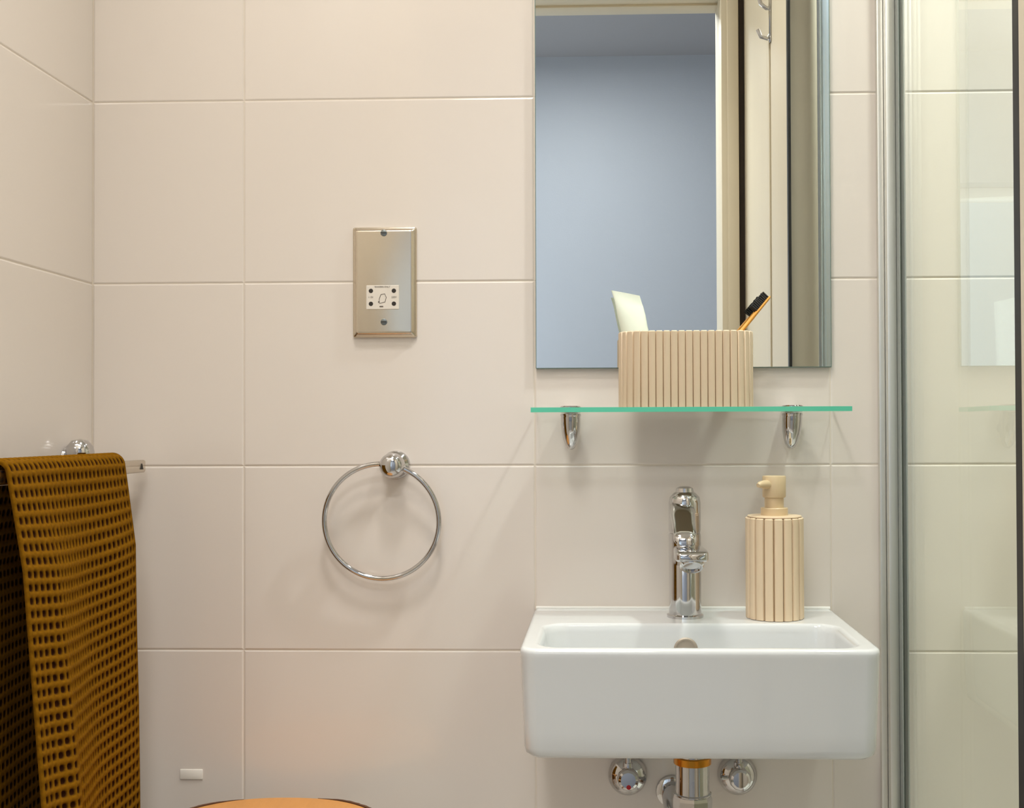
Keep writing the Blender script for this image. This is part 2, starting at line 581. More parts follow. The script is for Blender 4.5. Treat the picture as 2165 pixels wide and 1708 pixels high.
def rib_mesh(w, d, h, m, topr=0.0012):
    """half-round vertical rib: local +x outward, y tangential, z up"""
    bm = bmesh.new()
    prof = []
    n = 7
    for i in range(n + 1):
        a = -PI / 2 + PI * i / n
        prof.append((d * (max(0, math.cos(a)) ** 0.5), w / 2 * math.sin(a)))
    prof = [(-0.0012, -w / 2)] + prof + [(-0.0012, w / 2)]
    a = ring_verts(bm, [(x, y, 0) for x, y in prof])
    b = ring_verts(bm, [(x, y, h - topr) for x, y in prof])
    c = ring_verts(bm, [(min(x, x * 0.6), y * 0.8, h) for x, y in prof])
    bridge(bm, a, b); bridge(bm, b, c)
    bm.faces.new(a); bm.faces.new(c)
    bmesh.ops.recalc_face_normals(bm, faces=bm.faces)
    me = bpy.data.meshes.new('rib')
    bm.to_mesh(me); bm.free()
    me.materials.append(m)
    for p in me.polygons:
        p.use_smooth = True
    me.set_sharp_from_angle(angle=math.radians(40))
    return me


spots, pitch = perimeter(rrect(*hc, hw - .0025, hh_ - .0025, 0.030, 10), 46)
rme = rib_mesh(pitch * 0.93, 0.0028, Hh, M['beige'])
for p, a in spots:
    o = bpy.data.objects.new('rib', rme)
    COL.objects.link(o)
    o.parent = th_
    o.location = (p.x - hc[0], p.y - hc[1], 0)
    o.rotation_euler = (0, 0, a)

# toothpaste tube leaning out of the tumbler
tt = thing('toothpaste_tube', 'pale green tube leaning out of the left side of the ribbed tumbler', 'toothpaste', (0.052, -0.056, SZ + .008))
A0 = Vector((0.0600, -0.060, SZ + .030)); A1 = Vector((0.0290, -0.048, 1.2265))
ax = (A1 - A0).normalized()
side = Vector((0.94, -0.12, -0.12)); side = (side - ax * side.dot(ax)).normalized()
nrm = ax.cross(side).normalized()
bm = bmesh.new()
prev = None
NS = 28
stations = [(0.0, 0.0135, 0.0130), (0.12, 0.0165, 0.0150), (0.35, 0.0172, 0.0130), (0.6, 0.0176, 0.0088), (0.74, 0.0178, 0.0055), (0.86, 0.0172, 0.0032), (0.90, 0.0168, 0.0016), (1.0, 0.0170, 0.0013)]
for s, w, d in stations:
    c = A0.lerp(A1, s)
    wig = 0.0018 * math.sin(s * 9)
    skew = 0.0085 * max(0, (s - 0.55) / 0.45)
    cur = []
    for i in range(NS):
        a = 2 * PI * i / NS
        cs, sn = math.cos(a), math.sin(a)
        u = w * math.copysign(abs(cs) ** 0.8, cs)
        v = d * math.copysign(abs(sn) ** 0.9, sn)
        cur.append(bm.verts.new(c + side * (u + wig * .5) + nrm * (v + wig * (u / w)) - ax * (skew * u / w)))
    if prev:
        bridge(bm, prev, cur)
    else:
        bm.faces.new(cur)
    prev = cur
bm.faces.new(prev)
obj('tube_body', bm, M['tube'], tt, True, 50)
bm = bmesh.new()
lathe(bm, [(0.0115, -0.020), (0.012, -0.018), (0.0128, 0.0005)], frame_to(A0, ax), 24)
obj('cap', bm, M['white'], tt)

# toothbrush
tb = thing('toothbrush', 'bamboo toothbrush with black bristles leaning out of the right side of the ribbed tumbler', 'toothbrush', (0.118, -0.08, SZ + .01))
B0 = Vector((0.1060, -0.074, SZ + .0115)); B1 = Vector((0.2195, -0.030, 1.2225))
bax = (B1 - B0).normalized()
bup = Vector((-0.62, 0.0, 0.78)); bup = (bup - bax * bup.dot(bax)).normalized()   # bristle direction
bsd = bax.cross(bup).normalized()
L = (B1 - B0).length
bm = bmesh.new()
prev = None
for s, w, d in [(0, .0040, .0020), (.02, .0055, .0028), (.3, .006, .003), (.55, .0052, .0028), (.70, .0034, .0026), (.80, .0036, .0026), (.84, .0058, .0024), (.97, .0060, .0023), (.99, .0050, .002), (1.0, .0028, .0012)]:
    c = B0 + bax * (L * s)
    cur = [bm.verts.new(c + bsd * w * math.cos(2 * PI * i / 16) + bup * d * math.sin(2 * PI * i / 16)) for i in range(16)]
    if prev:
        bridge(bm, prev, cur)
    else:
        bm.faces.new(cur)
    prev = cur
bm.faces.new(prev)
obj('brush_handle', bm, M['bamboo'], tb, True, 60)
bm = bmesh.new()
rnd = random.Random(2)
for i in range(10):
    for j in range(3):
        c = B1 - bax * (0.0035 + 0.0027 * i) + bsd * ((j - 1) * 0.0035) + bup * 0.0012
        d = (bup + bax * rnd.uniform(-.06, .06)).normalized()
        lathe(bm, [(0.0013, 0), (0.0015, 0.0098 + rnd.uniform(-.0004, .0004))], frame_to(c, d), 7)
tag(obj('bristles', bm, M['bristle'], tb, True, 40), kind='stuff')

# ------------------------------------------------------------------ wash basin
BX0, BX1, BYF, BZT, BZB = -0.0938, 0.3035, -0.281, 0.8075, 0.6850
bcx, bcy = (BX0 + BX1) / 2, BYF / 2
bhx, bhy = (BX1 - BX0) / 2, -BYF / 2
ba = thing('wash_basin', 'white rectangular ceramic wash basin fixed to the tiled wall', 'basin', (bcx, 0, BZB))
NC = 10
bm = bmesh.new()
loops = []


def outer(ins, z, r=0.020, back=0.002):
    y1 = -0.0005
    y0 = BYF + ins
    return [(x, y, z) for x, y in rrect(bcx, (y0 + y1) / 2, bhx - ins, (y1 - y0) / 2, [0.0015, 0.0015, max(r - ins * .3, .004), max(r - ins * .3, .004)], NC)]


# from the underside up the outside, over the rim
for ins, z in ((0.022, BZB), (0.011, BZB + .0010), (0.0060, BZB + .0050), (0.0042, BZB + .012), (0.0035, BZB + .030), (0.0018, BZB + .07), (0.0004, BZT - .010), (0.0, BZT - .0055), (0.0006, BZT - .0022), (0.0025, BZT - .0005), (0.0045, BZT)):
    loops.append(outer(ins, z))
# bowl opening: left .0165, right; back deck .118; front rim .014
bx0, bx1, by0, by1 = BX0 + 0.020, BX1 - 0.020, BYF + 0.0135, -0.118


def bowl(ins, z, r, dy=0.0):
    return [(x, y, z) for x, y in rrect((bx0 + bx1) / 2, (by0 + by1) / 2, (bx1 - bx0) / 2 - ins, (by1 - by0) / 2 - ins * .8, r, NC)]


loops.append(outer(0.0065, BZT))
for ins, z, r in ((-0.0052, BZT, .030), (-0.0035, BZT, .030), (-0.001, BZT - .0006, .029), (0.0012, BZT - .0030, .028), (0.0030, BZT - .010, .028), (0.0055, BZT - .045, .030), (0.010, BZT - .075, .034), (0.020, BZT - .092, .036), (0.036, BZT - .0985, .036), (0.055, BZT - .100, .018)):
    loops.append(bowl(ins, z, r))
prev = None
for lp in loops:
    cur = ring_verts(bm, lp)
    if prev:
        bridge(bm, prev, cur)
    else:
        bm.faces.new(cur)
    prev = cur
bm.faces.new(prev)
obj('basin_body', bm, M['ceramic'], ba, True, 50)
bm = bmesh.new()
lathe(bm, [(0.0150, 0), (0.0150, 0.0012), (0.0135, 0.0022), (0.0118, 0.0015), (0.0110, 0.0004), (0.0, 0.0003)], frame_to((0.1005, -0.1215, 0.7760), (0, -1, 0.06)), 36, cap0=False)
obj('overflow_ring', bm, M['dull_metal'], ba)
bm = bmesh.new()
lathe(bm, [(0.032, 0), (0.031, 0.002), (0.020, 0.003), (0.020, 0.0015), (0.0, 0.0015)], Matrix.Translation((0.104, -0.195, BZT - .100)), 32, cap0=False)
obj('waste_ring', bm, M['chrome'], ba)
bm = bmesh.new()
tube(bm, [(BX0 + .002, -0.0025, BZT + .0005), (BX1 - .002, -0.0025, BZT + .0005)], 0.0026, 10)
obj('silicone_bead', bm, M['sealant'], ba)

# waste pipe and trap
wt = thing('waste_trap', 'chrome waste pipe and bottle trap below the basin', 'pipe', (0.1035, -0.17, 0.45))
WX, WY = 0.1030, -0.185
T = Matrix.Translation
bm = bmesh.new(); lathe(bm, [(0.0205, 0.6555), (0.0222, 0.6562), (0.0222, 0.6640), (0.0205, 0.6650)], T((WX, WY, 0)), 32)
obj('brass_nut', bm, M['brass'], wt)
bm = bmesh.new()
lathe(bm, [(0.0198, 0.640), (0.0198, 0.6845)], T((WX, WY, 0)), 32)
lathe(bm, [(0.0212, 0.6188), (0.0222, 0.6200), (0.0222, 0.6212), (0.0200, 0.6222), (0.0198, 0.640)], T((WX, WY, 0)), 32)
obj('tailpiece', bm, M['chrome'], wt)
bm = bmesh.new()
for k in range(8):
    pass
lathe(bm, [(0.0212, 0.575), (0.0226, 0.579), (0.0230, 0.615), (0.0212, 0.6190)], T((WX, WY, 0)), 8)
obj('compression_nut', bm, M['chrome'], wt, False)
bm = bmesh.new()
lathe(bm, [(0.0, 0.455), (0.022, 0.456), (0.029, 0.464), (0.030, 0.480), (0.030, 0.56), (0.026, 0.572), (0.019, 0.576)], T((WX, WY, 0)), 32)
pts = [(WX - .010, WY + .020, 0.545)] + [(WX - .022 + 0.0 * k, WY + .03 + .02 * k, 0.545 + 0.03 * math.sin(min(1, k / 3) * PI / 2)) for k in range(1, 5)]
tube(bm, [(WX - .010, WY + .01, .530), (WX - .012, WY + .03, .550), (WX - .013, WY + .06, .562), (WX - .013, WY + .09, .563), (WX - .013, -0.004, .563)], 0.015, 18)
lathe(bm, [(0.022, 0), (0.021, 0.004), (0.0152, 0.007)], frame_to((WX - .013, 0, .563), (0, -1, 0)), 32)
obj('bottle_trap', bm, M['chrome'], wt)


def valve(cx, cz, label, dot):
    t = thing('isolating_valve', label, 'valve', (cx, 0, cz), None)
    bm = bmesh.new()
    lathe(bm, [(0.0262, 0.0), (0.0262, 0.006), (0.0250, 0.011), (0.0205, 0.0165), (0.0135, 0.020), (0.0090, 0.021)], frame_to((cx, 0, cz), (0, -1, 0)), 40)
    obj('escutcheon', bm, M['chrome'], t)
    bm = bmesh.new()
    lathe(bm, [(0.0100, 0.008), (0.0100, 0.022), (0.0125, 0.024), (0.0145, 0.028), (0.0145, 0.036), (0.0130, 0.040), (0.010, 0.042), (0.0, 0.0425)], frame_to((cx, 0, cz), (0, -1, .10)), 12)
    lathe(bm, [(0.0065, 0.0), (0.0065, 0.022)], T((cx, -0.022, cz)), 14)
    obj('handwheel', bm, M['chrome'], t, True, 25)
    if dot:
        bm = bmesh.new()
        lathe(bm, [(0.0032, 0), (0.0030, 0.0012), (0.0, 0.0015)], frame_to((cx + 0.0005, -0.0420, cz - 0.0042), (0, -1, .10)), 16)
        obj('colour_dot', bm, dot, t)
    bm = bmesh.new()
    sx = 0.012 if cx < 0.1 else -0.012
    tube(bm, [(cx, -0.022, cz + .020), (cx, -0.022, cz + .045), (cx + sx, -0.035, cz + .075), (cx + sx * 2, -0.05, 0.684)], 0.0048, 12)
    obj('supply_pipe', bm, M['chrome'], t)


valve(0.0306, 0.5850, 'chrome isolating valve with red dot below the basin, left of the waste pipe', M['red'])
valve(0.1770, 0.5865, 'plain chrome isolating valve below the basin, right of the waste pipe', None)

# ------------------------------------------------------------------ mixer tap
TX, TY, TZ = 0.1040, -0.066, BZT
tp = thing('basin_mixer_tap', 'chrome single lever mixer tap standing on the basin', 'tap', (TX, TY, TZ))
bm = bmesh.new()
lathe(bm, [(0.0235, 0.0), (0.0235, 0.003), (0.0208, 0.0045), (0.0206, 0.105), (0.0202, 0.107)], T((TX, TY, TZ)), 44)
obj('tap_body', bm, M['chrome'], tp)
# spout
bm = bmesh.new()
prev = None
for s, hwid, hhgt, y, z in [(0, .0170, .0140, -0.070, 0.886), (0, .0180, .0125, -0.095, 0.890), (0, .0192, .0100, -0.125, 0.8945), (0, .0200, .0078, -0.150, 0.8965), (0, .0200, .0065, -0.168, 0.8965), (0, .0188, .0055, -0.176, 0.8962), (0, .015, .0035, -0.1800, 0.8960)]:
    cur = ring_verts(bm, [(TX + 0.0008 + x, y, z + q) for x, q in rrect(0, 0, hwid, hhgt, min(hwid, hhgt) * .55, 5)])
    if prev:
        bridge(bm, prev, cur)
    else:
        bm.faces.new(cur)
    prev = cur
bm.faces.new(prev)
obj('spout', bm, M['chrome'], tp, True, 60)
bm = bmesh.new()
ad = Vector((0, -0.62, -0.78))
lathe(bm, [(0.0145, 0), (0.0145, 0.0130), (0.0130, 0.0150), (0.0112, 0.0150), (0.0108, 0.0125), (0.0, 0.0120)], frame_to((TX + 0.0010, -0.1590, 0.8945), ad), 36)
obj('aerator', bm, M['chrome'], tp)
# cartridge head with tilted lever
bm = bmesh.new()
lathe(bm, [(0.0196, 0.1075), (0.0200, 0.1085), (0.0206, 0.112), (0.0206, 0.146), (0.0192, 0.1535), (0.0140, 0.1590), (0.0120, 0.1600), (0.0108, 0.1650), (0.0060, 0.1672), (0.0, 0.1675)], T((TX, TY, TZ)), 44)
obj('handle_cap', bm, M['chrome'], tp)
bm = bmesh.new()
prev = None
for hwid, hhgt, y, z in [(.0160, .0110, -0.066, 0.9500), (.0162, .0108, -0.088, 0.9430), (.0150, .0098, -0.105, 0.9335), (.0145, .0094, -0.122, 0.9235), (.0148, .0096, -0.136, 0.9155), (.0130, .0080, -0.141, 0.9130), (.0085, .0050, -0.1435, 0.9120)]:
    cur = ring_verts(bm, [(TX - 0.0045 + x, y + q * .35, z + q) for x, q in [(hwid * math.copysign(abs(math.cos(t)) ** .75, math.cos(t)), hhgt * math.copysign(abs(math.sin(t)) ** .85, math.sin(t))) for t in [2 * PI * i / 32 for i in range(32)]]])
    if prev:
        bridge(bm, prev, cur)
    else:
        bm.faces.new(cur)
    prev = cur
bm.faces.new(prev)
obj('lever', bm, M['chrome'], tp, True, 60)

# ------------------------------------------------------------------ soap dispenser
DX, DY = 0.2180, -0.070
sd = thing('soap_dispenser', 'pale beige ribbed soap dispenser with pump standing on the right of the basin', 'dispenser', (DX, DY, BZT))
bm = bmesh.new()
lathe(bm, [(0.0325, 0.0), (0.0335, 0.002), (0.0335, 0.1280), (0.0320, 0.1295), (0.016, 0.1300)], T((DX, DY, BZT + .0003)), 48)
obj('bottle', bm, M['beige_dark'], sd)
n = 18
rm = rib_mesh(2 * PI * 0.0335 / n * 0.92, 0.0033, 0.1275, M['beige_pale'])
for k in range(n):
    a = 2 * PI * (k + 0.5) / n
    o = bpy.data.objects.new('rib', rm)
    COL.objects.link(o)
    o.parent = sd
    o.location = (0.0335 * math.cos(a), 0.0335 * math.sin(a), 0.0006)
    o.rotation_euler = (0, 0, a)
bm = bmesh.new()
lathe(bm, [(0.0330, 0.1282), (0.0345, 0.1290), (0.0340, 0.1302), (0.0165, 0.1306)], T((DX, DY, BZT)), 48)
obj('shoulder', bm, M['beige_pale'], sd)
bm = bmesh.new()
lathe(bm, [(0.0172, 0.1304), (0.0172, 0.1395), (0.0166, 0.1402), (0.012, 0.1402)], T((DX, DY, BZT)), 36)
lathe(bm, [(0.0122, 0.1400), (0.0122, 0.1545)], T((DX, DY, BZT)), 32)
obj('collar', bm, M['pump'], sd)
bm = bmesh.new()
lathe(bm, [(0.0128, 0.1530), (0.0142, 0.1535), (0.0148, 0.1550), (0.0150, 0.1795), (0.0143, 0.1807), (0.0, 0.1810)], T((DX, DY, BZT)), 36)
tube(bm, [(DX - .004, DY - .004, BZT + .1690), (DX - .014, DY - .014, BZT + .1705), (DX - .021, DY - .021, BZT + .1705), (DX - .0235, DY - .0235, BZT + .1695)], 0.005, 14, radii=[0.0060, 0.0056, 0.0040, 0.0028])
obj('pump_head', bm, M['pump'], sd)

# ------------------------------------------------------------------ shaver socket
sx0, sx1, sz0, sz1 = -0.3398, -0.2525, 1.1740, 1.3240
scx, scz = (sx0 + sx1) / 2, (sz0 + sz1) / 2
ss = thing('shaver_socket', 'polished steel shaver socket plate on the tiled wall left of the mirror', 'socket', (scx, 0, scz))


def plate_loop(ins, y, r):
    return [(x, y, z) for x, z in rrect(scx, scz, (sx1 - sx0) / 2 - ins, (sz1 - sz0) / 2 - ins, r, 5)]


bm = bmesh.new()
prev = None
for ins, y, r in ((0, -0.0001, .003), (0, -0.0030, .003), (0.0008, -0.0046, .003), (0.0025, -0.0056, .003), (0.0048, -0.0090, .003), (0.0060, -0.0098, .0028), (0.0074, -0.0100, .0025)):
    cur = ring_verts(bm, plate_loop(ins, y, r))
    if prev:
        bridge(bm, prev, cur)
    else:
        bm.faces.new(cur)
    prev = cur
bm.faces.new(prev)
obj('face_plate', bm, M['chrome_warm'], ss, True, 25)
ux0, ux1, uz0, uz1 = -0.3200, -0.2755, 1.2115, 1.2440
bm = bx(ux0, ux1, -0.0112, -0.0098, uz0, uz1, 0.0005, 1)
ins_ = obj('socket_insert', bm, M['white'], ss, True, 30)
for hx in (ux0 + .0065, ux1 - .0068):
    for hz in (uz0 + .0075, uz1 - .0075):
        bm = bmesh.new()
        lathe(bm, [(0.0030, 0), (0.0030, 0.0002), (0.0024, 0.0003)], frame_to((hx, -0.0111, hz), (0, -1, 0)), 18)
        obj('pin_hole', bm, M['dark'], ins_, False)
for dz, nm, sxx in ((scz + .0660, 'screw', 0), (scz - .0545, 'screw', 0)):
    bm = bmesh.new()
    lathe(bm, [(0.0046, 0), (0.0044, 0.0007), (0.0030, 0.0012), (0.0, 0.0013)], frame_to((scx, -0.0098, dz), (0, -1, 0)), 24)
    sc_ = obj(nm, bm, M['satin_dark'], ss)
    obj('slot', bx(scx - .0036, scx + .0036, -0.0114, -0.0108, dz - .0006, dz + .0006), M['dark'], sc_, False)


def text(body, size, cx, y, cz, m, parent, name='lettering'):
    cu = bpy.data.curves.new(name, 'FONT')
    cu.body = body
    cu.size = size
    cu.align_x = 'CENTER'
    cu.align_y = 'CENTER'
    cu.extrude = 0.00012
    cu.resolution_u = 3
    tmp = bpy.data.objects.new('tmp_text', cu)
    COL.objects.link(tmp)
    dg = bpy.context.evaluated_depsgraph_get()
    me = bpy.data.meshes.new_from_object(tmp.evaluated_get(dg))
    bpy.data.objects.remove(tmp)
    me.transform(Matrix.Rotation(PI / 2, 4, 'X'))
    me.name = name
    me.materials.clear()
    me.materials.append(m)
    o = bpy.data.objects.new(name, me)
    COL.objects.link(o)
    o.parent = parent
    off = Vector((0, 0, 0))
    p = parent
    while p:
        off += Vector(p.location)
        p = p.parent
    o.location = Vector((cx, y, cz)) - off
    return o


icx = (ux0 + ux1) / 2
text('SHAVERS ONLY', 0.0030, icx, -0.0113, uz1 - .0022, M['print'], ins_)
text('115V', 0.0034, ux0 + .0062, -0.0113, (uz0 + uz1) / 2, M['print'], ins_)
text('230V', 0.0034, ux1 - .0066, -0.0113, (uz0 + uz1) / 2, M['print'], ins_)
# shaver pictogram between the holes
bm = bmesh.new()
tube(bm, [(icx - .004, -0.0113, uz0 + .008), (icx - .0045, -0.0113, uz0 + .014), (icx - .002, -0.0113, uz0 + .020), (icx + .003, -0.0113, uz0 + .021), (icx + .0052, -0.0113, uz0 + .016), (icx + .0035, -0.0113, uz0 + .010)], 0.0004, 6, closed=True)
box(bm, icx - .004, icx + .001, -0.0115, -0.0111, uz0 + .003, uz0 + .0045)
box(bm, icx - .0058, icx - .0042, -0.0115, -0.0111, uz0 + .009, uz0 + .011)
obj('pictogram', bm, M['print'], ins_, False)

# ------------------------------------------------------------------ towel ring
KX, KZ = -0.2818, 1.0010
tr_ = thing('towel_ring', 'round chrome towel ring hanging on the tiled wall below the shaver socket', 'towel ring', (KX, 0, KZ))
bm = bmesh.new()
lathe(bm, [(0.0195, 0.0), (0.0195, 0.003), (0.0175, 0.006), (0.0105, 0.010), (0.0090, 0.013), (0.0125, 0.0175), (0.0155, 0.020), (0.0172, 0.027), (0.0160, 0.035), (0.0115, 0.0405), (0.0055, 0.0425), (0.0, 0.043)], frame_to((KX, 0, KZ), (0, -1, 0)), 40)
obj('knob', bm, M['chrome'], tr_)
RC, RR = Vector((-0.2975, -0.0210, 0.9262)), 0.0772
tilt = 0.07
n = 96
bm = bmesh.new()
tube(bm, [RC + Vector((RR * math.sin(2 * PI * k / n), -RR * math.cos(2 * PI * k / n) * math.sin(tilt), RR * math.cos(2 * PI * k / n) * math.cos(tilt))) for k in range(n)], 0.0035, 14, closed=True)
obj('ring', bm, M['chrome'], tr_, True, 80)

# ------------------------------------------------------------------ towel rail on the left wall
RX, RZ = -0.6250, 1.0010
rl = thing('towel_rail', 'chrome towel rail on the left wall carrying the mustard towel', 'towel rail', (XL, -0.2, RZ))
obj('bar', bx(RX - .008, RX + .008, -0.425, -0.020, RZ - .0085, RZ + .0085, 0.003, 3), M['chrome_warm'], rl)
bm = bmesh.new()
tri = [(-0.004, -0.004), (0.004, -0.004), (0.0, 0.004)]
a = ring_verts(bm, [(RX + .0081, -0.034 + u, RZ + v) for u, v in tri])
b = ring_verts(bm, [(RX + .0086, -0.034 + u, RZ + v) for u, v in tri])
bridge(bm, a, b); bm.faces.new(a); bm.faces.new(b)
obj('grub_screw_hole', bm, M['dark'], rl, False)
for yy in (-0.076, -0.405):
    bm = bmesh.new()
    lathe(bm, [(0.0150, 0.0), (0.0150, 0.004), (0.0110, 0.008), (0.0095, 0.020), (0.0095, 0.072)], frame_to((XL, yy, RZ + .012), (1, 0, -0.14)), 36)
    lathe(bm, [(0.0, -0.018), (0.0100, -0.0160), (0.0165, -0.008), (0.0180, 0.0), (0.0165, 0.008), (0.0100, 0.0160), (0.0, 0.018)], frame_to((XL + .019, yy, RZ + .0195), (0, 0, 1)), 28)
    obj('wall_post', bm, M['chrome'], rl)

# ------------------------------------------------------------------ waffle towel over the rail
CU, CV, SUB = 0.0099, 0.0138, 6
Y_FAR, Y_NEAR = -0.106, -0.378
nu = int(round((Y_FAR - Y_NEAR) / CU)) * SUB
R_T = 0.0150
drop_f, drop_b = 0.66, 0.60
arc = PI * R_T
tot = drop_f + arc + drop_b
nv = int(round(tot / CV)) * SUB
U_, V_ = np.meshgrid(np.linspace(0, 1, nu + 1), np.linspace(0, 1, nv + 1))
s = V_ * tot                      # 0 at the front (right) hem
u = U_                            # 0 far, 1 near
yy = Y_FAR + (Y_NEAR - Y_FAR) * u
zt = RZ + 0.0030
front = s < drop_f
back = s > drop_f + arc
ang = np.clip((s - drop_f) / R_T, 0, PI)
X = np.where(front, RX + R_T, np.where(back, RX - R_T, RX + R_T * np.cos(ang)))
Z = np.where(front, zt - (drop_f - s), np.where(back, zt - (s - drop_f - arc), zt + R_T * np.sin(ang)))
drop = np.clip(zt - Z, 0, None)
fall = np.clip(drop / 0.10, 0, 1)
# hang: right fall swells a little off the bar and its near edge flares into the room
flare = np.where(front, 0.010 * fall + 0.046 * np.clip(drop / 0.6, 0, 1) * u ** 1.6 + 0.0045 * fall * np.sin(u * 9.0 + 0.6 + drop * 2.5), 0)
flare += np.where(front, 0.010 * np.exp(-((u - 0.80) / 0.07) ** 2) * np.clip((drop - .05) / .3, 0, 1), 0)
fb = np.where(back, -0.018 * fall + 0.006 * fall * np.sin(u * 7 + drop * 6), 0)
X = X + flare + fb
yy = yy + np.where(front, -0.004 * np.sin(drop * 9) * (1 - u) * fall + 0.018 * u * np.clip(drop / .6, 0, 1) + .010 * (1 - u) * np.clip(drop / .3, 0, 1), 0)
yy = yy + np.where(back, -0.006 * u * fall + .012 * np.sin(drop * 12) * u * fall, 0)
Z = Z - np.where(front, 0.010 * np.sin(u * PI) * fall, 0)
# waffle relief along the surface normal
cu = (U_ * nu / SUB) % 1.0
cv = (V_ * nv / SUB) % 1.0
row = np.floor(V_ * nv / SUB)
jit = np.sin(row * 12.9 + np.floor(U_ * nu / SUB) * 78.2) * .5 + .5
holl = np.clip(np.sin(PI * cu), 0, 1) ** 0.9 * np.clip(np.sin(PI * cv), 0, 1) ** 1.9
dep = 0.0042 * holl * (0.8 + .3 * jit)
P = np.stack([X, yy, Z], -1)
du = np.gradient(P, axis=1); dv = np.gradient(P, axis=0)
Nn = np.cross(dv, du); Nn /= np.linalg.norm(Nn, axis=-1, keepdims=True) + 1e-12
# outward = +x on the front fall
mid = Nn[5, nu // 2, 0]
if mid < 0:
    Nn = -Nn
Po = P + Nn * (0.0022 - dep)[..., None]
Pi = P - Nn * (0.0034 - 0.5 * dep)[..., None]
rows, cols = nv + 1, nu + 1
verts = np.concatenate([Po.reshape(-1, 3), Pi.reshape(-1, 3)])
idx = np.arange(rows * cols).reshape(rows, cols)
q = np.stack([idx[:-1, :-1], idx[:-1, 1:], idx[1:, 1:], idx[1:, :-1]], -1).reshape(-1, 4)
q2 = (q + rows * cols)[:, ::-1]
rim = []
off = rows * cols
for e in (idx[0, :], idx[-1, ::-1], idx[::-1, 0], idx[:, -1]):
    rim.append(np.stack([e[:-1], e[:-1] + off, e[1:] + off, e[1:]], -1))
faces = np.concatenate([q, q2] + rim)
me = bpy.data.meshes.new('towel')
me.from_pydata(verts.tolist(), [], faces.tolist())
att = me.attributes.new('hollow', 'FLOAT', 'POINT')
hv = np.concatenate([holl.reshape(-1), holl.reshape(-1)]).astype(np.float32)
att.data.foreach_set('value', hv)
me.shade_smooth()
m = bpy.data.materials.new('mustard_waffle')
m.use_nodes = True
nt = m.node_tree
b = nt.nodes['Principled BSDF']
b.inputs['Roughness'].default_value = 0.9
b.inputs['Sheen Weight'].default_value = 0.0
b.inputs['Specular IOR Level'].default_value = 0.05
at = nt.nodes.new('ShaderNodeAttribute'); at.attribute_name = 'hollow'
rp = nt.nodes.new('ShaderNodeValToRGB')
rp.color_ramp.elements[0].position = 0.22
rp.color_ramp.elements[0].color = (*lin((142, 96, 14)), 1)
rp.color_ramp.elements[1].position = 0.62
rp.color_ramp.elements[1].color = (*lin((50, 24, 8)), 1)  # shade inside the waffle hollows put into the base colour
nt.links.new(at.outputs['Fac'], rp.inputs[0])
nz = nt.nodes.new('ShaderNodeTexNoise'); nz.inputs['Scale'].default_value = 260
mx = nt.nodes.new('ShaderNodeMix'); mx.data_type = 'RGBA'; mx.blend_type = 'MULTIPLY'
mx.inputs[0].default_value = 0.5
tc = nt.nodes.new('ShaderNodeTexCoord')
nt.links.new(tc.outputs['Object'], nz.inputs['Vector'])
nt.links.new(rp.outputs[0], mx.inputs[6])
nt.links.new(nz.outputs[0], mx.inputs[7])
nt.links.new(mx.outputs[2], b.inputs['Base Color'])
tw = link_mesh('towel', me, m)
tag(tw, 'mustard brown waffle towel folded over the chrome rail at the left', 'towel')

# ------------------------------------------------------------------ small white patch on the tile
pd = obj('tile_patch', bx(-0.5775, -0.5465, -0.0016, -0.0002, 0.5745, 0.5880, 0.0006, 2), M['white_patch'], None, True)
tag(pd, 'small white rectangular patch on the tile above the wooden stool', 'pad')

# ------------------------------------------------------------------ wooden stool with bark rim
st = thing('wooden_stool', 'honey brown wood slab stool with dark bark rim against the wall below the white patch', 'stool', (-0.412, -0.205, 0))
scx_, scy_, sr, sz = -0.4120, -0.2050, 0.160, 0.5680
bm = bmesh.new()
n = 72


def slab_r(a):
    return sr * (1 + 0.020 * math.sin(2 * a + .6) + 0.012 * math.sin(3 * a + 1.1) + 0.006 * math.sin(7 * a))


prev = None
for k, z in ((0.95, sz - .034), (0.985, sz - .030), (0.985, sz - .003), (0.972, sz)):
    cur = ring_verts(bm, [(scx_ + slab_r(2 * PI * i / n) * k * math.cos(2 * PI * i / n), scy_ + slab_r(2 * PI * i / n) * k * math.sin(2 * PI * i / n), z) for i in range(n)])
    if prev:
        bridge(bm, prev, cur)
    else:
        bm.faces.new(cur)
    prev = cur
bm.faces.new(prev)
obj('seat', bm, M['wood'], st, True, 40, loc=(scx_, scy_, sz))
bm = bmesh.new()


def bark(a0, a1, cnt):
    rings = []
    rr = random.Random(7)
    for i in range(cnt + 1):
        a = a0 + (a1 - a0) * i / cnt
        r = slab_r(a)
        e = max(0.12, min(1, 4 * min(i, cnt - i) / cnt))
        w = 0.006 * e * (0.8 + .5 * rr.random())
        c = [(r * .978, sz - .033), (r * .978, sz + .0010 * e), (r * .978 + w * .6, sz + .0010 * e), (r * .978 + w, sz - .004), (r * .978 + w * (0.9 + .3 * rr.random()), sz - .030)]
        rings.append(ring_verts(bm, [(scx_ + q * math.cos(a), scy_ + q * math.sin(a), z) for q, z in c]))
    for A, B in zip(rings, rings[1:]):
        bridge(bm, A, B)
    bm.faces.new(rings[0]); bm.faces.new(rings[-1])


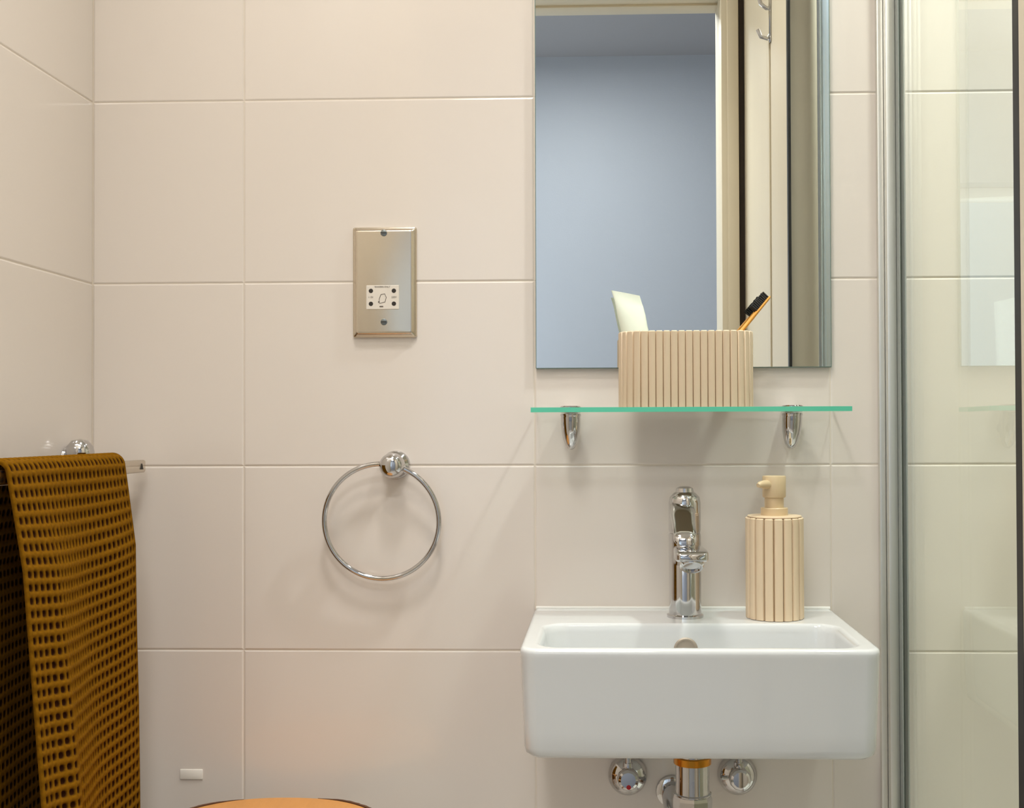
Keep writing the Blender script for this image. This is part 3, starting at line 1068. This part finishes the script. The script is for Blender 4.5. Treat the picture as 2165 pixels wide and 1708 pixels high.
bark(math.radians(20), math.radians(76), 30)
bark(math.radians(112), math.radians(165), 28)
bark(math.radians(185), math.radians(360), 60)
obj('bark_rim', bm, M['bark'], st, False)
for a in (math.radians(90), math.radians(210), math.radians(330)):
    bm = bmesh.new()
    p0 = Vector((scx_ + .085 * math.cos(a), scy_ + .085 * math.sin(a), sz - .034))
    p1 = Vector((scx_ + .135 * math.cos(a), scy_ + .135 * math.sin(a), 0.0))
    tube(bm, [p0, p0.lerp(p1, .5), p1], 0.015, 14, radii=[0.018, 0.015, 0.011])
    obj('leg', bm, M['wood'], st)

# ------------------------------------------------------------------ shower enclosure
GX = 0.3935
se = thing('shower_enclosure', 'glass shower enclosure with satin aluminium profiles right of the basin', 'shower', (GX, -0.26, 0.0))
PZ0, PZ1 = 0.10, 1.98
bm = bmesh.new()
box(bm, 0.3670, 0.3755, -0.010, -0.0002, PZ0, PZ1, 0.002)
box(bm, 0.3755, 0.3885, -0.022, -0.0002, PZ0, PZ1, 0.002)
box(bm, 0.3985, 0.4040, -0.012, -0.0002, PZ0, PZ1, 0.001)
obj('wall_profile', bm, M['satin'], se, True, 30)
bm = bmesh.new()
box(bm, 0.3885, 0.3902, -0.034, -0.0002, PZ0, PZ1, 0.0005, 1)
box(bm, 0.3968, 0.3985, -0.030, -0.0002, PZ0, PZ1, 0.0005, 1)
obj('glazing_seal', bm, M['seal_grey'], se, True, 30)
obj('side_pane', bx(GX - .003, GX + .003, -0.515, -0.004, PZ0 + .01, PZ1), M['pane_glass'], se, False)
obj('corner_post', bx(0.3920, 0.4200, -0.545, -0.5150, PZ0, PZ1, 0.002), M['satin_hall_tint'], se, True, 30)
obj('front_pane', bx(0.4205, 1.085, -0.533, -0.527, PZ0 + .01, PZ1), M['pane_glass'], se, False)
obj('front_wall_profile', bx(1.085, XR - .0002, -0.545, -0.515, PZ0, PZ1, 0.002), M['satin'], se, True, 30)
bm = bmesh.new()
box(bm, 0.384, XR - .0002, -0.550, -0.0002, 0.0001, 0.085, 0.008, 3)
obj('shower_tray', bm, M['acrylic'], se)

# ------------------------------------------------------------------ lamps
cl = thing('ceiling_lamp', 'round white flush ceiling lamp in front of the mirror', 'lamp', (LAMP[0], LAMP[1], CEIL_Z))
bm = bmesh.new()
lathe(bm, [(0.135, 0.0), (0.135, -0.03), (0.128, -0.038), (0.118, -0.038), (0.118, -0.02)], T((LAMP[0], LAMP[1], CEIL_Z)), 48)
obj('housing', bm, M['acrylic'], cl)
bm = bmesh.new()
lathe(bm, [(0.117, -0.030), (0.117, -0.038), (0.108, -0.043), (0.0, -0.0435)], T((LAMP[0], LAMP[1], CEIL_Z)), 48)
obj('diffuser', bm, M['lamp_glow'], cl)
pl = thing('fill_panel', 'long added fill panel on the ceiling near the doorway', 'lamp', (PANEL[0], PANEL[1], CEIL_Z))  # fixture for the added ceiling fill
bm = bmesh.new()
box(bm, PANEL[0] - .30, PANEL[0] + .30, PANEL[1] - .10, PANEL[1] + .10, CEIL_Z - .022, CEIL_Z, 0.003)
obj('housing', bm, M['acrylic'], pl)
obj('diffuser', bx(PANEL[0] - .28, PANEL[0] + .28, PANEL[1] - .08, PANEL[1] + .08, CEIL_Z - .0255, CEIL_Z - .021), M['lamp_glow'], pl, False)
hl = thing('hall_fill_lamp', 'round added fill lamp on the hall ceiling behind the doorway', 'lamp', (-0.12, -1.60, HZ))  # fixture for the added hall fill
bm = bmesh.new()
lathe(bm, [(0.240, 0.0), (0.240, -0.022), (0.232, -0.028), (0.224, -0.028), (0.224, -0.012)], T((-0.12, -1.60, HZ)), 48)
obj('housing', bm, M['acrylic'], hl)
bm = bmesh.new()
lathe(bm, [(0.223, -0.020), (0.223, -0.028), (0.215, -0.031), (0.0, -0.0315)], T((-0.12, -1.60, HZ)), 48)
obj('diffuser', bm, M['lamp_glow'], hl)
dl = thing('shower_fill_lamp', 'small added fill downlight in the ceiling over the shower', 'lamp', (0.60, -0.30, CEIL_Z))  # fixture for the added shower fill
bm = bmesh.new()
lathe(bm, [(0.055, 0.0), (0.055, -0.004), (0.046, -0.007), (0.046, 0.0)], T((0.60, -0.30, CEIL_Z)), 40)
obj('bezel', bm, M['chrome'], dl)
